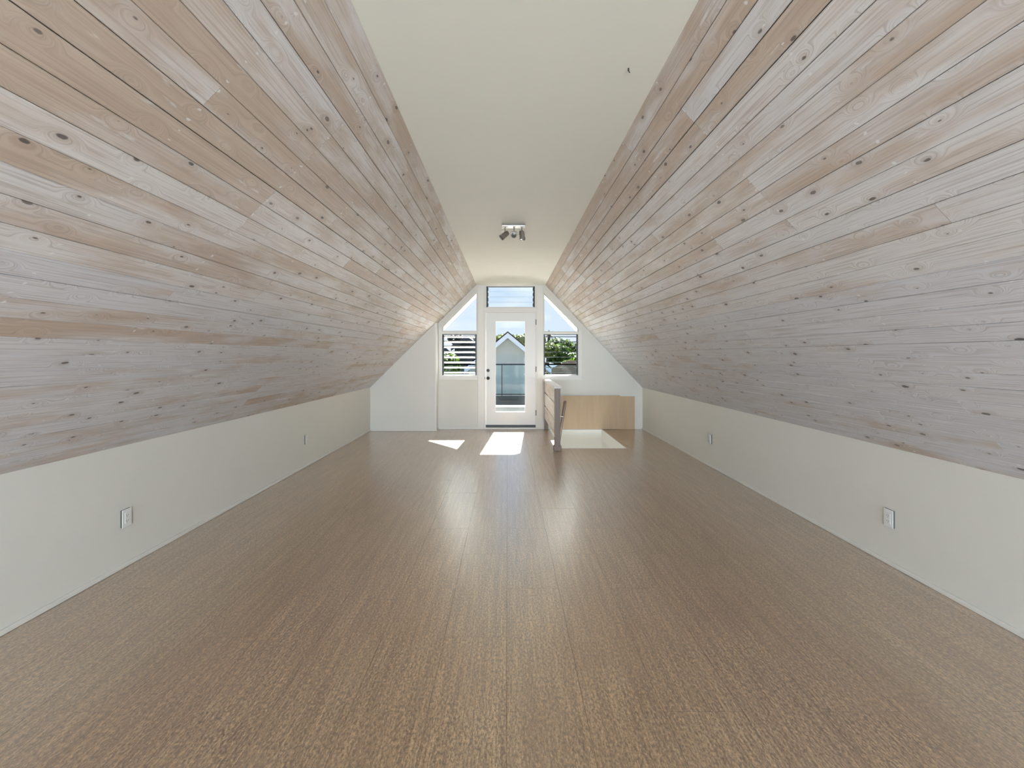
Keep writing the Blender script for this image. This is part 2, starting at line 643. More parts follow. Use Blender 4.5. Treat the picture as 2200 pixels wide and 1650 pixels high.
def rect_plank(name, m, parent, x0, x1, y0, y1, ztop, th=0.012, ch=0.0004):
    """flat board with eased edges; UV in metres, u along Y"""
    vs_, fs = [], []
    for z, i in ((ztop - th, 0), (ztop - ch, 0), (ztop, ch)):
        vs_ += [(x0 + i, y0 + i, z), (x1 - i, y0 + i, z), (x1 - i, y1 - i, z), (x0 + i, y1 - i, z)]
    fs.append((3, 2, 1, 0))
    for k in (0, 4):
        for i in range(4):
            j = (i + 1) % 4
            fs.append((k + i, k + j, k + 4 + j, k + 4 + i))
    fs.append((8, 9, 10, 11))
    org = ((x0 + x1) / 2, (y0 + y1) / 2, ztop)
    o = mesh_obj(name, vs_, fs, m, parent, org)
    uvl = o.data.uv_layers.new(name='UVMap')
    for lp in o.data.loops:
        p = vs_[lp.vertex_index]
        uvl.data[lp.index].uv = (p[1], p[0])
    return o


PW, PL = 0.305, 0.915
row = 0
x = -0.003 - 9 * PW
while x < XR + 0.02:
    x0, x1 = max(x, XL - 0.02), min(x + PW, XR + 0.02)
    if x1 - x0 > 0.01:
        off = (0.0, 0.4575)[row % 2] + 0.02
        y = 1.71 + off - 0.4575 - 2 * PL
        spans = [(REAR_Y, y)]
        while y < FY:
            spans.append((y, min(y + PL, FY)))
            y += PL
        for (a, b_) in spans:
            rects = [(x0, x1, a, b_)]
            out = []
            for (p, q, s, t) in rects:
                if q <= OX0 or p >= OX1 or t <= OY0:
                    out.append((p, q, s, t))
                else:
                    if s < OY0:
                        out.append((p, q, s, OY0))
                        s = OY0
                    if p < OX0:
                        out.append((p, OX0, s, t))
                    if q > OX1:
                        out.append((OX1, q, s, t))
            g = 0.0004
            for (p, q, s, t) in out:
                if q - p > 0.015 and t - s > 0.015:
                    rect_plank('plank', M['cork'], floor, p + g, q - g, s + g, t - g, random.uniform(-0.0004, 0.0))
    row += 1
    x += PW

# ------------------------------------------------------------------ knee walls, chase, far wall, rear wall
wl_o = box('wall_left', M['wall'], None, XL - 0.1, XL, REAR_Y, FY + WT, -0.012, ZL + 0.02)
tag(wl_o, 'low white knee wall under the sloped boards, with the chase at its end', None, None, 'structure')
wr_o = box('wall_right', M['wall'], None, XR, XR + 0.1, REAR_Y, FY + WT, -0.012, ZR + 0.02)
tag(wr_o, 'low white knee wall under the sloped boards, beside the stair opening', None, None, 'structure')

tri_l = [(PX(950), PZ(711)), (PX(1024), PZ(711)), (PX(1024), PZ(627)), (PX(950), PZ(702))]
tri_r = [(PX(1169), PZ(712)), (PX(1243), PZ(712)), (PX(1243), PZ(705)), (PX(1169), PZ(630))]


def rc(x0, x1, z0, z1):
    return [(x0, z0), (x1, z0), (x1, z1), (x0, z1)]


jal_l = rc(PX(950), PX(1024), PZ(806), PZ(718))
jal_r = rc(PX(1168), PX(1242), PZ(806), PZ(718))
tran = rc(PX(1045), PX(1149), PZ(660), PZ(615))
dr = rc(PX(1040), PX(1153), 0.004, PZ(669))
outline = [(XL - .1, -.012), (XR + .1, -.012), (XR + .1, ZR - .10), (CXR + .05, CZ + .05), (CXL - .05, CZ + .05), (XL - .1, ZL - .1)]
wf = slab_xz('wall_far', [outline, tri_l, tri_r, jal_l, jal_r, tran, dr], FY, FY + WT, M['wall'])
tag(wf, 'white gable end wall with a glazed door, louvered windows and two triangular lights', None, None, 'structure')

CHX, CHY = -1.295, 8.13
ch = slab_xz('wall_left_far', [[(XL - .02, 0.001), (CHX, 0.001), (CHX, ZL + (CHX - XL) * 0.99 + .012), (XL - .02, ZL + .0)]], CHY, FY - 0.001, M['wall'])
tag(ch, 'shallow boxed-out white wall section beside the louvered window', None, None, 'structure')

added_wins = [rc(wx - 0.55, wx + 0.55, 0.2, 1.4) for wx in (-1.3, 1.42)]  # unseen openings added to hold the rear fill lights
rw = slab_xz('wall_rear', [outline] + added_wins, REAR_Y - WT, REAR_Y, M['wall'])
tag(rw, 'white rear gable wall with two added windows', None, None, 'structure')
for nm, wx in (('added_window_6', -1.3), ('added_window_7', 1.42)):
    w6 = empty(nm, (wx, REAR_Y - 0.07, 0.2))
    tag(w6, 'plain unseen window added to the rear gable wall for the fill light', None, None, 'structure')
    slab_xz('window_frame', [rc(wx - 0.55, wx + 0.55, 0.2, 1.4), rc(wx - 0.49, wx + 0.49, 0.26, 1.34)], REAR_Y - 0.09, REAR_Y - 0.05, M['trim'], w6)  # frame of the added window
    box('pane', M['glass'], w6, wx - 0.49, wx + 0.49, REAR_Y - 0.072, REAR_Y - 0.068, 0.26, 1.34)

# flat ceiling
ce = box('ceiling', M['ceiling'], None, CXL - 0.02, CXR + 0.02, REAR_Y, FY + 0.02, CZ, CZ + 0.1)
tag(ce, 'flat cream plaster ceiling strip between the two boarded slopes', None, None, 'structure')

# ------------------------------------------------------------------ boarded slopes
NB = 29


def slope(name, x_low, z_low, x_high, z_high, label, cool_side):
    root = empty(name, (x_low, 0, z_low))
    tag(root, label, None, None, 'structure')
    d = Vector((x_high - x_low, 0, z_high - z_low))
    L = d.length
    up = d.normalized()
    left = x_low < 0
    # local frame with Z pointing into the room
    ax = -up if left else up
    az = ax.cross(Vector((0, 1, 0)))
    w = L / NB
    rot = Matrix((ax, Vector((0, 1, 0)), az)).transposed().to_euler()
    for i in range(NB):
        # board ends fall on the rafters, 0.61 m apart
        cuts = [REAR_Y]
        y = 0.305 + 0.61 * random.choice((-2, -1, 0, 1, 2)) - 0.61
        while y < FY - 0.35:
            cuts.append(y)
            y += 0.61 * random.choice((2, 3, 4, 4, 5, 5, 6))
        cuts.append(FY + 0.01)
        gap = random.choice((0.0003, 0.0005, 0.0008, 0.0012, 0.0018))
        chm = random.choice((0.0018, 0.0024, 0.003))
        for a, b_ in zip(cuts[:-1], cuts[1:]):
            t0 = i * w
            c = up * (t0 + w / 2)
            h = w / 2 - gap
            ln = (b_ - a) / 2 - random.choice((0.0002, 0.0004, 0.0014))
            n0 = random.uniform(-0.0007, 0.0)
            sec = [(-h, -0.018), (h, -0.018), (h, n0 - chm), (h - chm, n0), (-h + chm, n0), (-h, n0 - chm)]
            vv = [(p, -ln, q) for p, q in sec] + [(p, ln, q) for p, q in sec]
            ff = [tuple(range(6)), tuple(range(11, 5, -1))]
            for k in range(6):
                k2 = (k + 1) % 6
                ff.append((k2, k, k + 6, k2 + 6))
            me = bpy.data.meshes.new('plank')
            me.from_pydata(vv, [], ff)
            me.materials.append(M['pine'])
            ym = (a + b_) / 2
            uvl = me.uv_layers.new(name='UVMap')
            for lp in me.loops:
                p = vv[lp.vertex_index]
                uvl.data[lp.index].uv = (p[1] + ym, p[0] + t0 + w / 2)
            o = bpy.data.objects.new('plank', me)
            link(o, root)
            o.location = (c.x, ym, c.z)
            o.rotation_euler = rot
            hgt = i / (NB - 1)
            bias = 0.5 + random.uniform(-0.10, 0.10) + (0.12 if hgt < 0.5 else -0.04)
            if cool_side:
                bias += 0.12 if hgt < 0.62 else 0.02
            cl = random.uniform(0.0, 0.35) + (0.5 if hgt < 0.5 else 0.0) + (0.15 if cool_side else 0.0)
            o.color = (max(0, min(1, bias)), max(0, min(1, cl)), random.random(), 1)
    return root


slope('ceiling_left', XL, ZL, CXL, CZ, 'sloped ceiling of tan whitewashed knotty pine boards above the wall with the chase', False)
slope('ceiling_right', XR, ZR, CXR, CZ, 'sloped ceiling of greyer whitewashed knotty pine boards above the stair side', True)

# ------------------------------------------------------------------ roof over the room, with overhang beyond the far wall
OH = FY + 1.2
roof = empty('roof', (0, 0, 3.3))
tag(roof, 'gable roof over the attic with a white soffit overhanging the end wall', None, None, 'structure')
for (x0, z0, x1, z1) in ((XL, ZL, CXL, CZ), (XR, ZR, CXR, CZ)):
    d = Vector((x1 - x0, 0, z1 - z0)).normalized()
    nrm = Vector((-d.z, 0, d.x)) if x0 < 0 else Vector((d.z, 0, -d.x))
    rid = 0.065
    tt = (rid - x0) / d.x
    lo = Vector((x0, 0, z0)) - d * 0.6
    hi = Vector((x0, 0, z0)) + d * tt

    def sl(name, n0, n1, y0, y1, mat, lo=lo, hi=hi, nrm=nrm):
        a, b_, c, e = lo + nrm * n0, hi + nrm * n0, hi + nrm * n1, lo + nrm * n1
        return slab_xz(name, [[(a.x, a.z), (b_.x, b_.z), (c.x, c.z), (e.x, e.z)]], y0, y1, mat, roof)
    sl('roof_deck', 0.02, 0.16, REAR_Y - 0.3, OH, M['shingle'])
    sl('soffit', 0.0, 0.02, FY + WT + 0.001, OH, M['soffit'])
    sl('barge_board', -0.0, 0.17, OH, OH + 0.03, M['soffit'])
# gable infill above the flat ceiling
slab_xz('gable_infill', [[(CXL - .3, CZ + 0.02), (CXR + .3, CZ + .02), (0.065, CZ + 0.66)]], FY + 0.02, FY + WT, M['wall'], roof)

# ------------------------------------------------------------------ baseboards
bb = box('baseboard_left', M['trim'], None, XL, XL + 0.014, REAR_Y, CHY, 0.0005, 0.028, 0.004)
tag(bb, 'thin white shoe moulding along the foot of the knee wall by the chase', None, None, 'structure')
bb = box('baseboard_right', M['trim'], None, XR - 0.014, XR, REAR_Y, FY, 0.0005, 0.028, 0.004)
tag(bb, 'thin white shoe moulding along the foot of the knee wall by the plywood', None, None, 'structure')
bb = MB().box(XL, CHX, CHY - 0.014, CHY, 0.0005, 0.03, 0.004).box(CHX, CHX + 0.014, CHY - 0.014, FY, 0.0005, 0.03, 0.004)
bb.box(CHX + 0.014, PX(1038), FY - 0.012, FY, 0.0005, 0.03, 0.004).box(PX(1156), 0.68, FY - 0.012, FY, 0.0005, 0.03, 0.004).box(2.40, XR - 0.014, FY - 0.012, FY, 0.0005, 0.028, 0.004)
bb = bb.build('baseboard_far', M['trim'])
tag(bb, 'thin white shoe moulding along the foot of the gable end wall', None, None, 'structure')

# corner bead of the chase, flat casings
t1 = box('trim_1', M['trim'], None, CHX - 0.03, CHX + 0.006, CHY - 0.006, FY, 0.03, ZL + (CHX - XL) * 0.99 - 0.005, 0.003)
tag(t1, 'narrow white corner strip on the edge of the boxed-out wall', None, None, 'structure')


def casing(name, x0, x1, z0, z1, wdt, label, th=0.012):
    o = slab_xz(name, [rc(x0 - wdt, x1 + wdt, z0 - wdt, z1 + wdt * 0.0), rc(x0, x1, z0, z1 - 0.0001)], FY - th, FY, M['trim'])
    tag(o, label, None, None, 'structure')
    return o


def bar(name, rects, label):
    mb = MB()
    for (x0, x1, z0, z1) in rects:
        mb.box(x0, x1, FY - 0.012, FY, z0, z1, 0.002)
    o = mb.build(name, M['trim'])
    tag(o, label, None, None, 'structure')


bar('trim_2', [(PX(943), PX(950) - .001, PZ(816), PZ(704)), (PX(950) - .001, PX(1026), PZ(816), PZ(807)), (PX(950), PX(1024), PZ(717), PZ(712.5))], 'white casing round the louvered window beside the chase')
bar('trim_3', [(PX(1243) + .001, PX(1250), PZ(816), PZ(708)), (PX(1166), PX(1243) + .001, PZ(816), PZ(807)), (PX(1169), PX(1242), PZ(717), PZ(713))], 'white casing round the louvered window above the stair opening')
bar('trim_4', [(PX(1027), PX(1039.5), 0.03, PZ(614)), (PX(1154), PX(1166.5), 0.03, PZ(614)), (PX(1040), PX(1153.5), PZ(668), PZ(662))], 'white flat casing round the door and its transom')

# ------------------------------------------------------------------ triangular lights
for nm, tri, lab in (('window_3', tri_l, 'fixed triangular light under the sloped boards on the chase side of the door'), ('window_4', tri_r, 'fixed triangular light under the sloped boards on the stair side of the door')):
    cx = sum(p[0] for p in tri) / 4
    cz = sum(p[1] for p in tri) / 4
    w = empty(nm, (cx, FY + 0.09, tri[0][1]))
    tag(w, lab, None, None, 'structure')
    inner = [(cx + (p[0] - cx) * 0.965, cz + (p[1] - cz) * 0.965) for p in tri]
    slab_xz('window_frame', [tri, inner], FY + 0.08, FY + 0.11, M['trim'], w)
    slab_xz('pane', [inner], FY + 0.092, FY + 0.097, M['glass'], w)


# ------------------------------------------------------------------ jalousies
def jalousie(name, rect, n, tilt, label):
    x0, z0 = rect[0]
    x1, z1 = rect[2]
    w = empty(name, ((x0 + x1) / 2, FY + 0.06, z0))
    tag(w, label, None, None, 'structure')
    cw = 0.026
    for (a, b_) in ((x0, x0 + cw), (x1 - cw, x1)):
        ch_ = box('louver_channel', M['black'], w, a, b_, FY + 0.012, FY + 0.062, z0, z1, 0.002)
    mb = MB().box(x0 + cw, x1 - cw, FY + 0.03, FY + 0.06, z1 - 0.012, z1, 0.001)
    mb.build('head_rail', M['dark'], w)
    mb = MB().box(x0 + cw, x1 - cw, FY + 0.012, FY + 0.09, z0, z0 + 0.008, 0.001)
    mb.build('sill_rail', M['trim'], w)
    pitch = (z1 - z0) / n
    t = math.radians(tilt)            # 0 = flat and open, 90 = closed
    hw = 0.052
    me = None
    for i in range(n):
        zc = z0 + pitch * (i + 0.5)
        if me is None:
            b = MB()
            b.box(-(x1 - x0) / 2 + cw, (x1 - x0) / 2 - cw, -hw, hw, -0.003, 0.003, 0.0008, 1)
            me = bpy.data.meshes.new('blade')
            b.bm.to_mesh(me)
            b.bm.free()
            me.materials.append(M['blade'])
            me2 = bpy.data.meshes.new('blade_edge')
            e = MB().box(-(x1 - x0) / 2 + cw, (x1 - x0) / 2 - cw, -hw - 0.0012, -hw, -0.003, 0.003)
            e.bm.to_mesh(me2)
            e.bm.free()
            me2.materials.append(M['edge'])
        o = bpy.data.objects.new('blade', me)
        link(o, w)
        o.location = (0, -0.02 + 0.01, zc - z0)
        o.rotation_euler = (-t, 0, 0)
        e = bpy.data.objects.new('blade_edge', me2)
        link(e, o)
        # dark clips that carry the blade
        for s in (-1, 1):
            xx = s * ((x1 - x0) / 2 - cw - 0.004)
            k = bpy.data.objects.get('blade_clip_proto')
            if 'clip' not in M:
                c = MB().box(-0.006, 0.006, -0.03, 0.03, -0.006, 0.006, 0.001, 1)
                cm = bpy.data.meshes.new('blade_clip')
                c.bm.to_mesh(cm)
                c.bm.free()
                cm.materials.append(M['black'])
                M['clip'] = cm
            q = bpy.data.objects.new('blade_clip', M['clip'])
            link(q, o)
            q.location = (xx, 0, 0)
    return w


jalousie('window_1', jal_l, 8, 20, 'black-channelled louvered window with open glass blades beside the chase')
jalousie('window_2', jal_r, 8, 6, 'black-channelled louvered window with open glass blades above the stair opening')
jalousie('window_5', tran, 4, 76, 'shallow louvered transom with four closed glass blades above the door')

# ------------------------------------------------------------------ door
D = empty('door_1', (PX(1097), FY + 0.03, 0))
tag(D, 'white exterior door with one tall glass light and black knobs', None, None, 'structure')
dx0, dx1 = PX(1044), PX(1150.5)
dz0, dz1 = PZ(913), PZ(672)
slab_xz('door_jamb', [rc(PX(1040), PX(1153), 0.004, PZ(669)), rc(dx0 - .003, dx1 + .003, 0.03, dz1 + .003)], FY + 0.001, FY + WT - 0.001, M['trim'], D)
gx0, gx1, gz0, gz1 = PX(1065), PX(1128), PZ(885), PZ(690.5)
slab_xz('door_leaf', [rc(dx0, dx1, dz0, dz1), rc(gx0, gx1, gz0, gz1)], FY + 0.012, FY + 0.056, M['door'], D)
slab_xz('glazing_bead', [rc(gx0 - .04, gx1 + .04, gz0 - .04, gz1 + .04), rc(gx0, gx1, gz0, gz1)], FY + 0.004, FY + 0.012, M['door'], D)
box('pane', M['glass'], D, gx0, gx1, FY + 0.03, FY + 0.036, gz0, gz1)
box('door_sweep', M['black'], D, PX(1041), PX(1151.5), FY + 0.004, FY + 0.05, PZ(918), PZ(913.2))
box('threshold', M['trim'], D, PX(1040), PX(1153), FY - 0.012, FY + 0.06, 0.004, PZ(918.5), 0.003)
for py, nm, r in ((796, 'deadbolt', 0.030), (812.5, 'knob', 0.031)):
    kz, kx = PZ(py), PX(1048.5)
    k = MB().lathe([(r, 0), (r, 0.006), (r * 0.85, 0.012)], (kx, FY + 0.012, kz), (0, -1, 0))
    if nm == 'knob':
        k.lathe([(0.012, 0.0), (0.012, 0.03), (0.024, 0.036), (0.029, 0.048), (0.027, 0.06), (0.016, 0.067)], (kx, FY + 0.002, kz), (0, -1, 0))
    else:
        k.box(kx - 0.016, kx + 0.016, FY - 0.018, FY + 0.002, kz - 0.005, kz + 0.005, 0.002)
    k.build(nm, M['black'], D, smooth=True)
box('strike_plate', M['nickel'], D, PX(1041), PX(1042.5), FY - 0.001, FY + 0.002, PZ(815), PZ(810))
for py in (692, 793, 887):
    hz = PZ(py)
    h = MB().cyl((dx1 + 0.004, FY + 0.002, hz - 0.05), (dx1 + 0.004, FY + 0.002, hz + 0.05), 0.006, seg=12)
    h.box(dx1 + 0.004, dx1 + 0.02, FY + 0.0005, FY + 0.003, hz - 0.05, hz + 0.05)
    h.build('hinge', M['nickel'], D)

# ------------------------------------------------------------------ stairwell
sw = MB()
sw.box(OX0 - 0.06, OX1 + 0.06, FY, FY + 0.05, -2.6, -0.013)            # far side
sw.box(OX1, OX1 + 0.05, OY0 - 0.05, FY, -2.6, -0.165)
sw.box(OX0 - 0.05, OX0, OY0 - 0.05, FY, -2.6, -0.165)
sw.box(OX0 - 0.05, OX1 + 0.05, OY0 - 0.05, OY0, -2.6, -0.165)
sw.box(OX0 - 0.05, OX1 + 0.05, OY0 - 0.05, FY + .05, -2.65, -2.6)
sw = sw.build('wall_stairwell', M['wall'])
tag(sw, 'white painted shaft walls of the stair opening in the floor', None, None, 'structure')
lin_ = MB()
lin_.box(OX1 - 0.014, OX1 - 0.0008, OY0, FY - 0.001, -0.2, 0.004, 0.002)
lin_.box(OX0 + 0.0008, OX0 + 0.014, OY0, FY - 0.001, -0.2, 0.004, 0.002)
lin_.box(OX0 + 0.0008, OX1 - 0.0008, OY0 + 0.0008, OY0 + 0.014, -0.2, 0.004, 0.002)
lin_.box(OX0 + 0.014, OX1 - 0.014, FY - 0.016, FY - 0.001, -0.05, -0.004, 0.002)
tr5 = lin_.build('trim_5', M['trim'])
tag(tr5, 'white edge lining round the stair opening', None, None, 'structure')

well_fill_d = bpy.data.lights.new('stairwell_fill_light', 'AREA')  # unseen fill lamp added to brighten the stair opening
well_fill_d.shape = 'RECTANGLE'
well_fill_d.size, well_fill_d.size_y = 0.85, 1.4
well_fill_d.energy = 22.0
well_fill_d.color = (0.95, 0.98, 1.0)
well_fill = bpy.data.objects.new('stairwell_fill_light', well_fill_d)
COL.objects.link(well_fill)
well_fill.location = ((OX0 + OX1) / 2, (OY0 + FY) / 2, -2.58)
well_fill.rotation_euler = (math.radians(180), 0, 0)

# ------------------------------------------------------------------ stair railing
RX = 0.722
RAIL = empty('stair_railing', (RX, 6.45, 0))
tag(RAIL, 'whitewashed wooden stair railing with square newel post and flat cap beside the door', 'railing')


def wood_box(name, parent, x0, x1, y0, y1, z0, z1, bev=0.004, along='y', color=(0.5, 0.1, 0, 1), m=None):
    o = MB().box(x0, x1, y0, y1, z0, z1, bev).build(name, m or M['pine'], parent)
    uvl = o.data.uv_layers.new(name='UVMap')
    pw = parent_world(o)
    for p in o.data.polygons:
        for li in p.loop_indices:
            c = o.data.vertices[o.data.loops[li].vertex_index].co + pw
            n = p.normal
            if along == 'y':
                uvl.data[li].uv = (c.y, c.z if abs(n.x) > 0.5 else c.x)
            else:
                uvl.data[li].uv = (c.z, c.y if abs(n.x) > 0.5 else c.x)
    o.color = color
    return o


NY = 6.46
np_ = wood_box('newel_post', RAIL, RX - 0.041, RX + 0.041, NY - 0.041, NY + 0.041, 0.0, 0.9, 0.006, 'z', (0.12, 0.0, 0, 1), M['brown'])
pb = wood_box('post_base', RAIL, RX - 0.056, RX + 0.056, NY - 0.056, NY + 0.056, 0.0, 0.075, 0.008, 'y', (0.08, 0.0, 0, 1), M['brown'])
wood_box('cap_rail', RAIL, RX - 0.056, RX + 0.056, NY - 0.07, FY - 0.001, 0.9, 0.935, 0.005, 'y', (0.8, 0.1, 0, 1))
wood_box('wall_post', RAIL, RX - 0.034, RX + 0.034, FY - 0.075, FY - 0.013, 0.0, 0.9, 0.004, 'z', (0.2, 0.0, 0, 1), M['brown'])
for (z0, z1) in ((0.70, 0.885), (0.455, 0.67), (0.21, 0.425)):
    wood_box('rail_board', RAIL, RX - 0.032, RX - 0.012, NY + 0.041, FY - 0.013, z0, z1, 0.003, 'y', (random.uniform(0.55, 0.75), 0.1, 0, 1))
# stair handrail on brackets
h0, h1 = Vector((0.842, 6.52, 0.70)), Vector((0.842, 7.62, -0.36))
hr = MB().cyl(h0, h1, 0.022, seg=16).build('handrail', M['brown'], RAIL, smooth=True)
hr.data.uv_layers.new(name='UVMap')
hr.color = (0.15, 0, 0, 1)
for f in (0.18, 0.85):
    p = h0.lerp(h1, f)
    br = MB().cyl((RX + 0.02, p.y, p.z - 0.05), (0.842, p.y, p.z - 0.05), 0.008, seg=10)
    br.cyl((0.842, p.y, p.z - 0.055), (0.842, p.y, p.z - 0.012), 0.008, seg=10)
    br.box(RX + 0.012, RX + 0.024, p.y - 0.025, p.y + 0.025, p.z - 0.085, p.z - 0.015, 0.002)
    br.build('bracket', M['chrome'], hr, smooth=True)

# ------------------------------------------------------------------ plywood sheets against the wall
p1 = slab_xz('plywood_sheet', [[(1.0, 0.006), (2.125, 0.006), (2.085, 0.632), (1.0, 0.622)]], FY - 0.034, FY - 0.016, M['ply'])
tag(p1, 'wide bare plywood sheet standing against the end wall behind the stair opening', 'plywood')
p2 = slab_xz('plywood_sheet', [[(2.04, 0.0005), (2.372, 0.0005), (2.372, 0.612), (2.04, 0.612)]], FY - 0.0155, FY - 0.001, M['ply'])
tag(p2, 'narrow strip of bare plywood showing past the edge of the wide sheet', 'plywood')

# ------------------------------------------------------------------ outlets
def outlet(side, y, z, label):
    s = 1 if side == 'left' else -1
    xw = XL if side == 'left' else XR
    e = empty('wall_outlet', (xw, y, z))
    tag(e, label, 'outlet', 'duplex outlets on the knee walls')

    def bx(name, m, d0, d1, y0, y1, z0, z1, bev=0.0, parent=e):
        xa, xb = sorted((xw + s * d0, xw + s * d1))
        return MB().box(xa, xb, y + y0, y + y1, z + z0, z + z1, bev).build(name, m, parent)
    bx('shade_box', M['shadegrey'], 0.0, 0.011, -0.0345, 0.0345, -0.0565, 0.0565, 0.001)  # grey sides stand in for shade beside the cover plate
    bx('cover_plate', M['plate'], 0.011, 0.015, -0.0355, 0.0355, -0.058, 0.058, 0.0015)
    f = bx('receptacle', M['plate'], 0.015, 0.0172, -0.017, 0.017, -0.034, 0.034, 0.001)
    for zc in (-0.018, 0.018):
        bx('slot', M['slot'], 0.0168, 0.0176, -0.008, -0.006, zc - 0.005, zc + 0.005, 0, f)
        bx('slot', M['slot'], 0.0168, 0.0176, 0.005, 0.007, zc - 0.004, zc + 0.004, 0, f)
        bx('slot', M['slot'], 0.0168, 0.0176, -0.002, 0.002, zc - 0.011, zc - 0.008, 0, f)
    return e


outlet('left', 2.915, 0.32, 'white outlet on the knee wall under the tan boards, the one farther from the chase')
outlet('left', 5.53, 0.337, 'white outlet on the knee wall under the tan boards, the one nearer the chase')
outlet('right', 2.94, 0.308, 'white outlet on the stair-side knee wall, the one farther from the plywood')
outlet('right', 5.536, 0.342, 'white outlet on the stair-side knee wall, the one nearer the plywood')

# ------------------------------------------------------------------ ceiling spotlight fixture
LX, LY = 0.062, 4.5
LF = empty('ceiling_spotlight', (LX, LY, CZ))
tag(LF, 'brushed metal ceiling fixture with three swivelling spotlights', 'ceiling light')
MB().box(LX - 0.118, LX + 0.118, LY - 0.05, LY + 0.05, CZ - 0.026, CZ - 0.0002, 0.006).build('ceiling_plate', M['chrome'], LF, smooth=True)
for (ox, oy, aim) in ((-0.085, 0.0, (-0.62, -0.25, -0.55)), (0.005, -0.02, (-0.05, -0.9, -0.42)), (0.085, 0.0, (0.10, -0.12, -0.9))):
    j = Vector((LX + ox, LY + oy, CZ - 0.026))
    st = MB().cyl(j, j + Vector((0, 0, -0.05)), 0.007, seg=12).build('stem', M['chrome'], LF, smooth=True)
    a = Vector(aim).normalized()
    c = j + Vector((0, 0, -0.072))
    hd = MB().lathe([(0.012, -0.042), (0.022, -0.038), (0.026, -0.02), (0.027, 0.02), (0.031, 0.046), (0.031, 0.052), (0.028, 0.052), (0.026, 0.044)], c, a).build('spot_head', M['chrome'], LF, smooth=True)
    MB().lathe([(0.025, 0.0), (0.025, 0.004), (0.012, 0.008)], c + a * 0.0445, a, 20).build('lamp_lens', M['lens'], hd, smooth=True)
    MB().cyl(c + Vector((-0.03, 0, 0)), c + Vector((0.03, 0, 0)), 0.005, seg=10).build('swivel_pin', M['chrome'], hd)
    MB().box(c.x - 0.033, c.x - 0.029, c.y - 0.006, c.y + 0.006, c.z - 0.008, c.z + 0.03).box(c.x + 0.029, c.x + 0.033, c.y - 0.006, c.y + 0.006, c.z - 0.008, c.z + 0.03).box(c.x - 0.033, c.x + 0.033, c.y - 0.006, c.y + 0.006, c.z + 0.026, c.z + 0.031).build('yoke', M['chrome'], st)

# small screw left in the ceiling
sk = MB().cyl((0.553, 2.04, CZ - 0.012), (0.553, 2.04, CZ - 0.0002), 0.003, seg=10).cyl((0.553, 2.04, CZ - 0.012), (0.562, 2.05, CZ - 0.014), 0.002, seg=8)
sk = sk.build('ceiling_hook', M['dark'], None, origin=(0.553, 2.04, CZ))
tag(sk, 'tiny metal hook screwed into the flat cream ceiling', 'hook')

# ------------------------------------------------------------------ outside: deck and railing
dk = box('deck_floor', M['deck'], None, -9, 9, 12.05, 15.2, -0.2, 0.0)
tag(dk, 'dark coated roof deck outside the glazed door', None, None, 'structure')
dk2 = box('bounce_terrace', M['terrace_bounce'], None, -9, 9, FY + WT + 0.001, 12.049, -0.2, 0.0)  # out of sight behind the curb; added as a sun reflector
tag(dk2, 'hidden pale strip of the roof deck, added to bounce sunlight into the room', None, None, 'structure')
stp = empty('curb', (0, 8.79, 0))
tag(stp, 'low white curb with its shaded face coloured grey under a white coping across the deck just outside the glazed door', None, None, 'structure')
box('curb_body', M['curb'], stp, -1.2, 1.3, 8.72, 8.86, 0.0, 0.366)
box('coping', M['trim'], stp, -1.23, 1.33, 8.70, 8.88, 0.366, 0.386, 0.004)

DR = empty('deck_railing', (0, 15.0, 0))
tag(DR, 'glass panel deck railing with a dark top rail beyond the door', 'railing')
box('top_rail', M['rail'], DR, -9, 9, 14.97, 15.03, 1.045, 1.09, 0.006)
box('bottom_rail', M['rail'], DR, -9, 9, 14.985, 15.015, 0.05, 0.08)
xx = -9 + 0.12
while xx < 9:
    x1 = min(xx + 1.45, 9)
    box('glass_panel', M['blue_glass'], DR, xx + 0.012, x1 - 0.012, 14.996, 15.004, 0.08, 1.05)
    box('post', M['rail'], DR, xx - 0.012, xx + 0.012, 14.985, 15.015, 0.0, 1.05)
    xx += 1.45

gr = box('ground', M['ground'], None, -90, 90, 15.3, 140, -3.2, -3.0)
tag(gr, 'distant green ground below the deck', None, None, 'structure')


# ------------------------------------------------------------------ outside: houses
def house(name, xc, y0, y1, half, z_eave, z_apex, z_base, wall_m, roof_m, barge_m, label, over=0.2, battens=True):
    """gable end faces the attic"""
    e = empty(name, (xc, y0, z_base))
    tag(e, label, 'house')
    sl_ = (z_apex - z_eave) / half
    slab_xz('wall', [[(xc - half, z_base), (xc + half, z_base), (xc + half, z_eave), (xc, z_apex), (xc - half, z_eave)]], y0, y1, wall_m, e)
    t = 0.09
    for s in (-1, 1):
        a = (xc, z_apex)
        b_ = (xc + s * (half + over), z_apex - sl_ * (half + over))
        rf = slab_xz('roof_slope', [[(a[0], a[1] + 0.03), (b_[0], b_[1] + 0.03), (b_[0], b_[1] + 0.03 + t), (a[0], a[1] + 0.03 + t)]], y0 - 0.25, y1 + 0.25, roof_m, e)
        slab_xz('barge_board', [[(a[0], a[1] + 0.05), (b_[0], b_[1] + 0.05), (b_[0], b_[1] - 0.18), (a[0], a[1] - 0.18)]], y0 - 0.27, y0 - 0.24, barge_m, e)
    if battens:
        k = -half + 0.3
        while k < half - 0.05:
            box('batten', wall_m, e, xc + k - 0.02, xc + k + 0.02, y0 - 0.015, y0, z_base, z_apex - abs(k) * sl_ - 0.1)
            k += 0.4
    return e


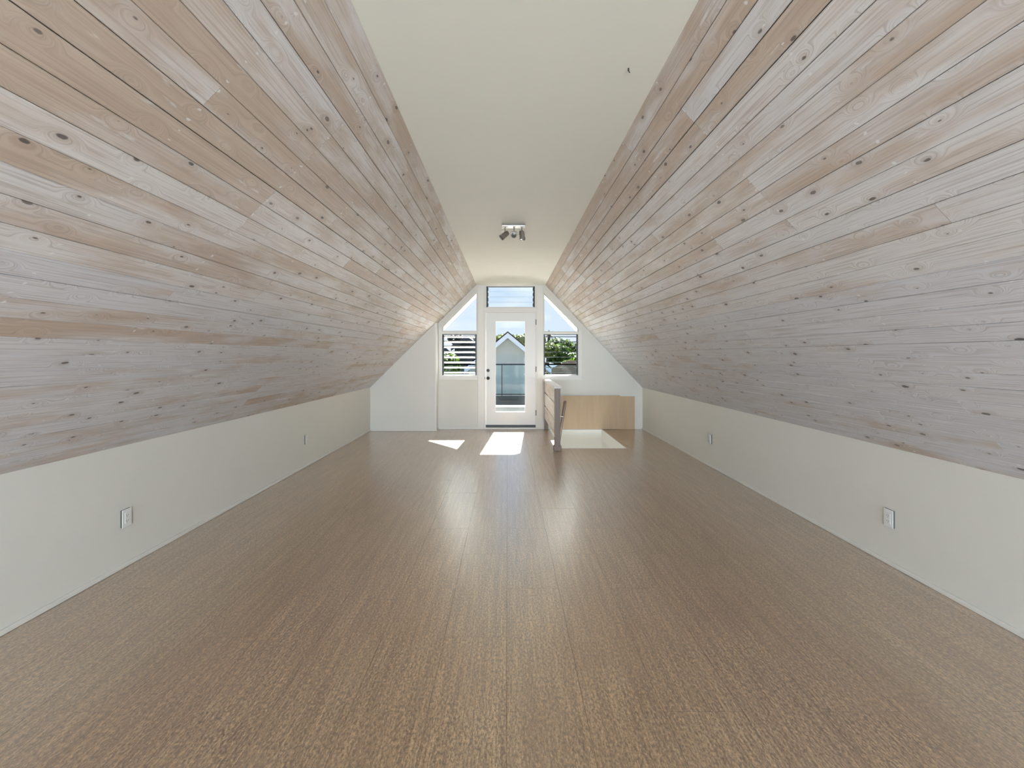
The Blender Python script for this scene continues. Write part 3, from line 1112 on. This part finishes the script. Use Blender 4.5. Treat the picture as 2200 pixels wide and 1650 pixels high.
house('neighbour_house', 0.02, 20.25, 27.0, 1.75, 0.88, 2.33, -3.0, M['siding'], M['shingle'], M['barge'], 'pale gable house with dark roof edge seen through the door glass')
house('white_house', -5.5, 31, 38, 1.9, 1.2, 2.9, -3.0, M['white_roof'], M['white_roof'], M['white_roof'], 'white gabled house beyond the hedge behind the louvered window', battens=False)
house('white_house', -2.55, 27.7, 30.3, 0.72, 1.95, 2.45, -3.0, M['grey_roof'], M['white_roof'], M['white_roof'], 'smaller pale house with a low white roof beyond the hedge', battens=False)


def hip_roof(name, x0, x1, y0, y1, z_eave, z_ridge, label):
    e = empty(name, ((x0 + x1) / 2, y0, -3))
    tag(e, label, 'house')
    box('wall', M['siding'], e, x0 + 0.4, x1 - 0.4, y0 + 0.4, y1 - 0.4, -3, z_eave)
    ym = (y0 + y1) / 2
    vv = [(x0, y0, z_eave), (x1, y0, z_eave), (x1, y1, z_eave), (x0, y1, z_eave), (x0 + 1, ym, z_ridge), (x1 - 1, ym, z_ridge)]
    ff = [(0, 1, 5, 4), (1, 2, 5), (2, 3, 4, 5), (3, 0, 4), (3, 2, 1, 0)]
    mesh_obj('roof_slope', vv, ff, M['brown_roof'], e, tuple(e.location))
    box('gutter', M['white_roof'], e, x0, x1, y0 - 0.08, y0, z_eave - 0.1, z_eave + 0.02)
    return e


hip_roof('brown_roofed_house', 2.3, 9.5, 21.5, 27.5, 0.35, 1.1, 'low house with a brown hipped roof below the trees beyond the deck')


# ------------------------------------------------------------------ outside: trees, hedge, palm
def leaf_cloud(blobs, n, size, seed):
    rnd = random.Random(seed)
    vv, ff = [], []
    tot = sum(b[3] * b[4] * b[5] for b in blobs)
    for (cx, cy, cz, rx, ry, rz) in blobs:
        k = int(n * (rx * ry * rz) / tot)
        for _ in range(k):
            d = Vector((rnd.gauss(0, 1), rnd.gauss(0, 1), rnd.gauss(0, 1))).normalized()
            rr = rnd.uniform(0.55, 1.0) ** 0.6
            p = Vector((cx + d.x * rx * rr, cy + d.y * ry * rr, cz + d.z * rz * rr))
            nrm = (d + Vector((rnd.gauss(0, .5), rnd.gauss(0, .5), rnd.gauss(0, .5) + 0.4))).normalized()
            t = nrm.orthogonal().normalized()
            t = Matrix.Rotation(rnd.uniform(0, 6.28), 3, nrm) @ t
            q = nrm.cross(t)
            s = size * rnd.uniform(0.6, 1.4)
            i = len(vv)
            vv += [p - t * s, p + q * s * 0.5 + nrm * s * 0.1, p + t * s, p - q * s * 0.5 + nrm * s * 0.1]
            ff += [(i, i + 1, i + 2), (i, i + 2, i + 3)]
    return vv, ff


def tree(xc, y, z_c, rx, rz, mat, label, seed, n=9000, size=0.16, name='leafy_tree'):
    rnd = random.Random(seed)
    e = empty(name, (xc, y, -3))
    tag(e, label, 'tree')
    blobs = []
    for _ in range(26):
        a = rnd.uniform(0, 6.28)
        f = rnd.uniform(0, 1) ** 0.5
        x_ = xc + math.cos(a) * f * rx * 0.8
        y_ = y + math.sin(a) * f * rx * 0.7
        zz = z_c + rz * (0.75 * math.sqrt(max(0, 1 - f * f)) * rnd.uniform(-0.5, 1.0))
        r = rx * rnd.uniform(0.2, 0.34)
        blobs.append((x_, y_, zz, r, r, r * 0.55))
    vv, ff = leaf_cloud(blobs, n, size, seed)
    mesh_obj('crown', vv, ff, mat, e, (xc, y, -3))
    t = MB()
    t.cyl((xc, y, -3), (xc + 0.1, y, z_c - rz * 0.3), 0.28, 0.18, 12)
    for b in blobs[:9]:
        t.cyl((xc + 0.1, y, z_c - rz * 0.5), (b[0], b[1], b[2]), 0.11, 0.03, 8)
    t.build('trunk', M['bark'], e)
    return e


tree(0.9, 32.5, 1.75, 2.6, 1.6, M['leaf1'], 'olive green tree rising behind the pale gable house', 11)
tree(5.0, 39, 1.4, 3.6, 1.9, M['leaf2'], 'deep green spreading tree behind the brown-roofed house', 12, n=12000)
tree(5.5, 30.6, 0.6, 1.9, 1.2, M['leaf3'], 'low lime green tree in front of the deep green tree', 13, n=8000)
tree(-3.7, 42.5, 2.0, 3.0, 1.5, M['leaf4'], 'dark greyish tree behind the white houses', 14)
tree(-11.6, 36, 1.4, 3.2, 2.0, M['leaf2'], 'deep green tree standing past the white gabled house', 15, n=5000)
tree(12.5, 34, 1.4, 3.4, 2.0, M['leaf1'], 'olive tree past the end of the brown roof', 16, n=5000)

hd = empty('hedge', (-4.0, 22, -3))
tag(hd, 'long bright green hedge beyond the deck railing', 'hedge')
rnd = random.Random(21)
bl = [(-7.5 + 0.45 * i, 22.0 + rnd.uniform(-.3, .3), 0.75 + rnd.uniform(-.25, .25), 0.7, 0.6, 0.75) for i in range(11)]
vv, ff = leaf_cloud(bl, 9000, 0.10, 22)
mesh_obj('foliage', vv, ff, M['leaf3'], hd, (-4, 22, -3))
st = MB()
for i in range(0, 11, 2):
    st.cyl((bl[i][0], 22, -3), (bl[i][0], 22, 0.6), 0.08, 0.04, 8)
st.build('stem', M['bark'], hd)

pl = empty('palm_tree', (3.95, 46, -3))
tag(pl, 'spiky palm top showing above the trees in the triangular light', 'palm')
MB().cyl((3.95, 46, -3), (4.3, 46, 3.5), 0.2, 0.14, 12).build('trunk', M['bark'], pl)
rnd = random.Random(5)
for i in range(22):
    az = i * 2.4
    el = rnd.uniform(-0.3, 1.2)
    L_ = rnd.uniform(0.7, 1.1)
    pts = []
    for k in range(7):
        s = k / 6
        h = L_ * s
        drop = -0.55 * s * s
        pts.append(Vector((4.3 + math.cos(az) * math.cos(el) * h, 46 + math.sin(az) * math.cos(el) * h, 3.5 + math.sin(el) * h + drop)))
    side = Vector((-math.sin(az), math.cos(az), 0))
    vv, ff = [], []
    for k in range(1, 7):
        for s in (-1, 1):
            i0 = len(vv)
            d = (pts[k] - pts[k - 1]).normalized()
            vv += [pts[k - 1], pts[k], pts[k] + side * s * 0.18 * (1.1 - k / 7) + d * 0.15 + Vector((0, 0, -0.05))]
            ff.append((i0, i0 + 1, i0 + 2))
    mesh_obj('frond', vv, ff, M['leaf4'], pl, (3.95, 46, -3))
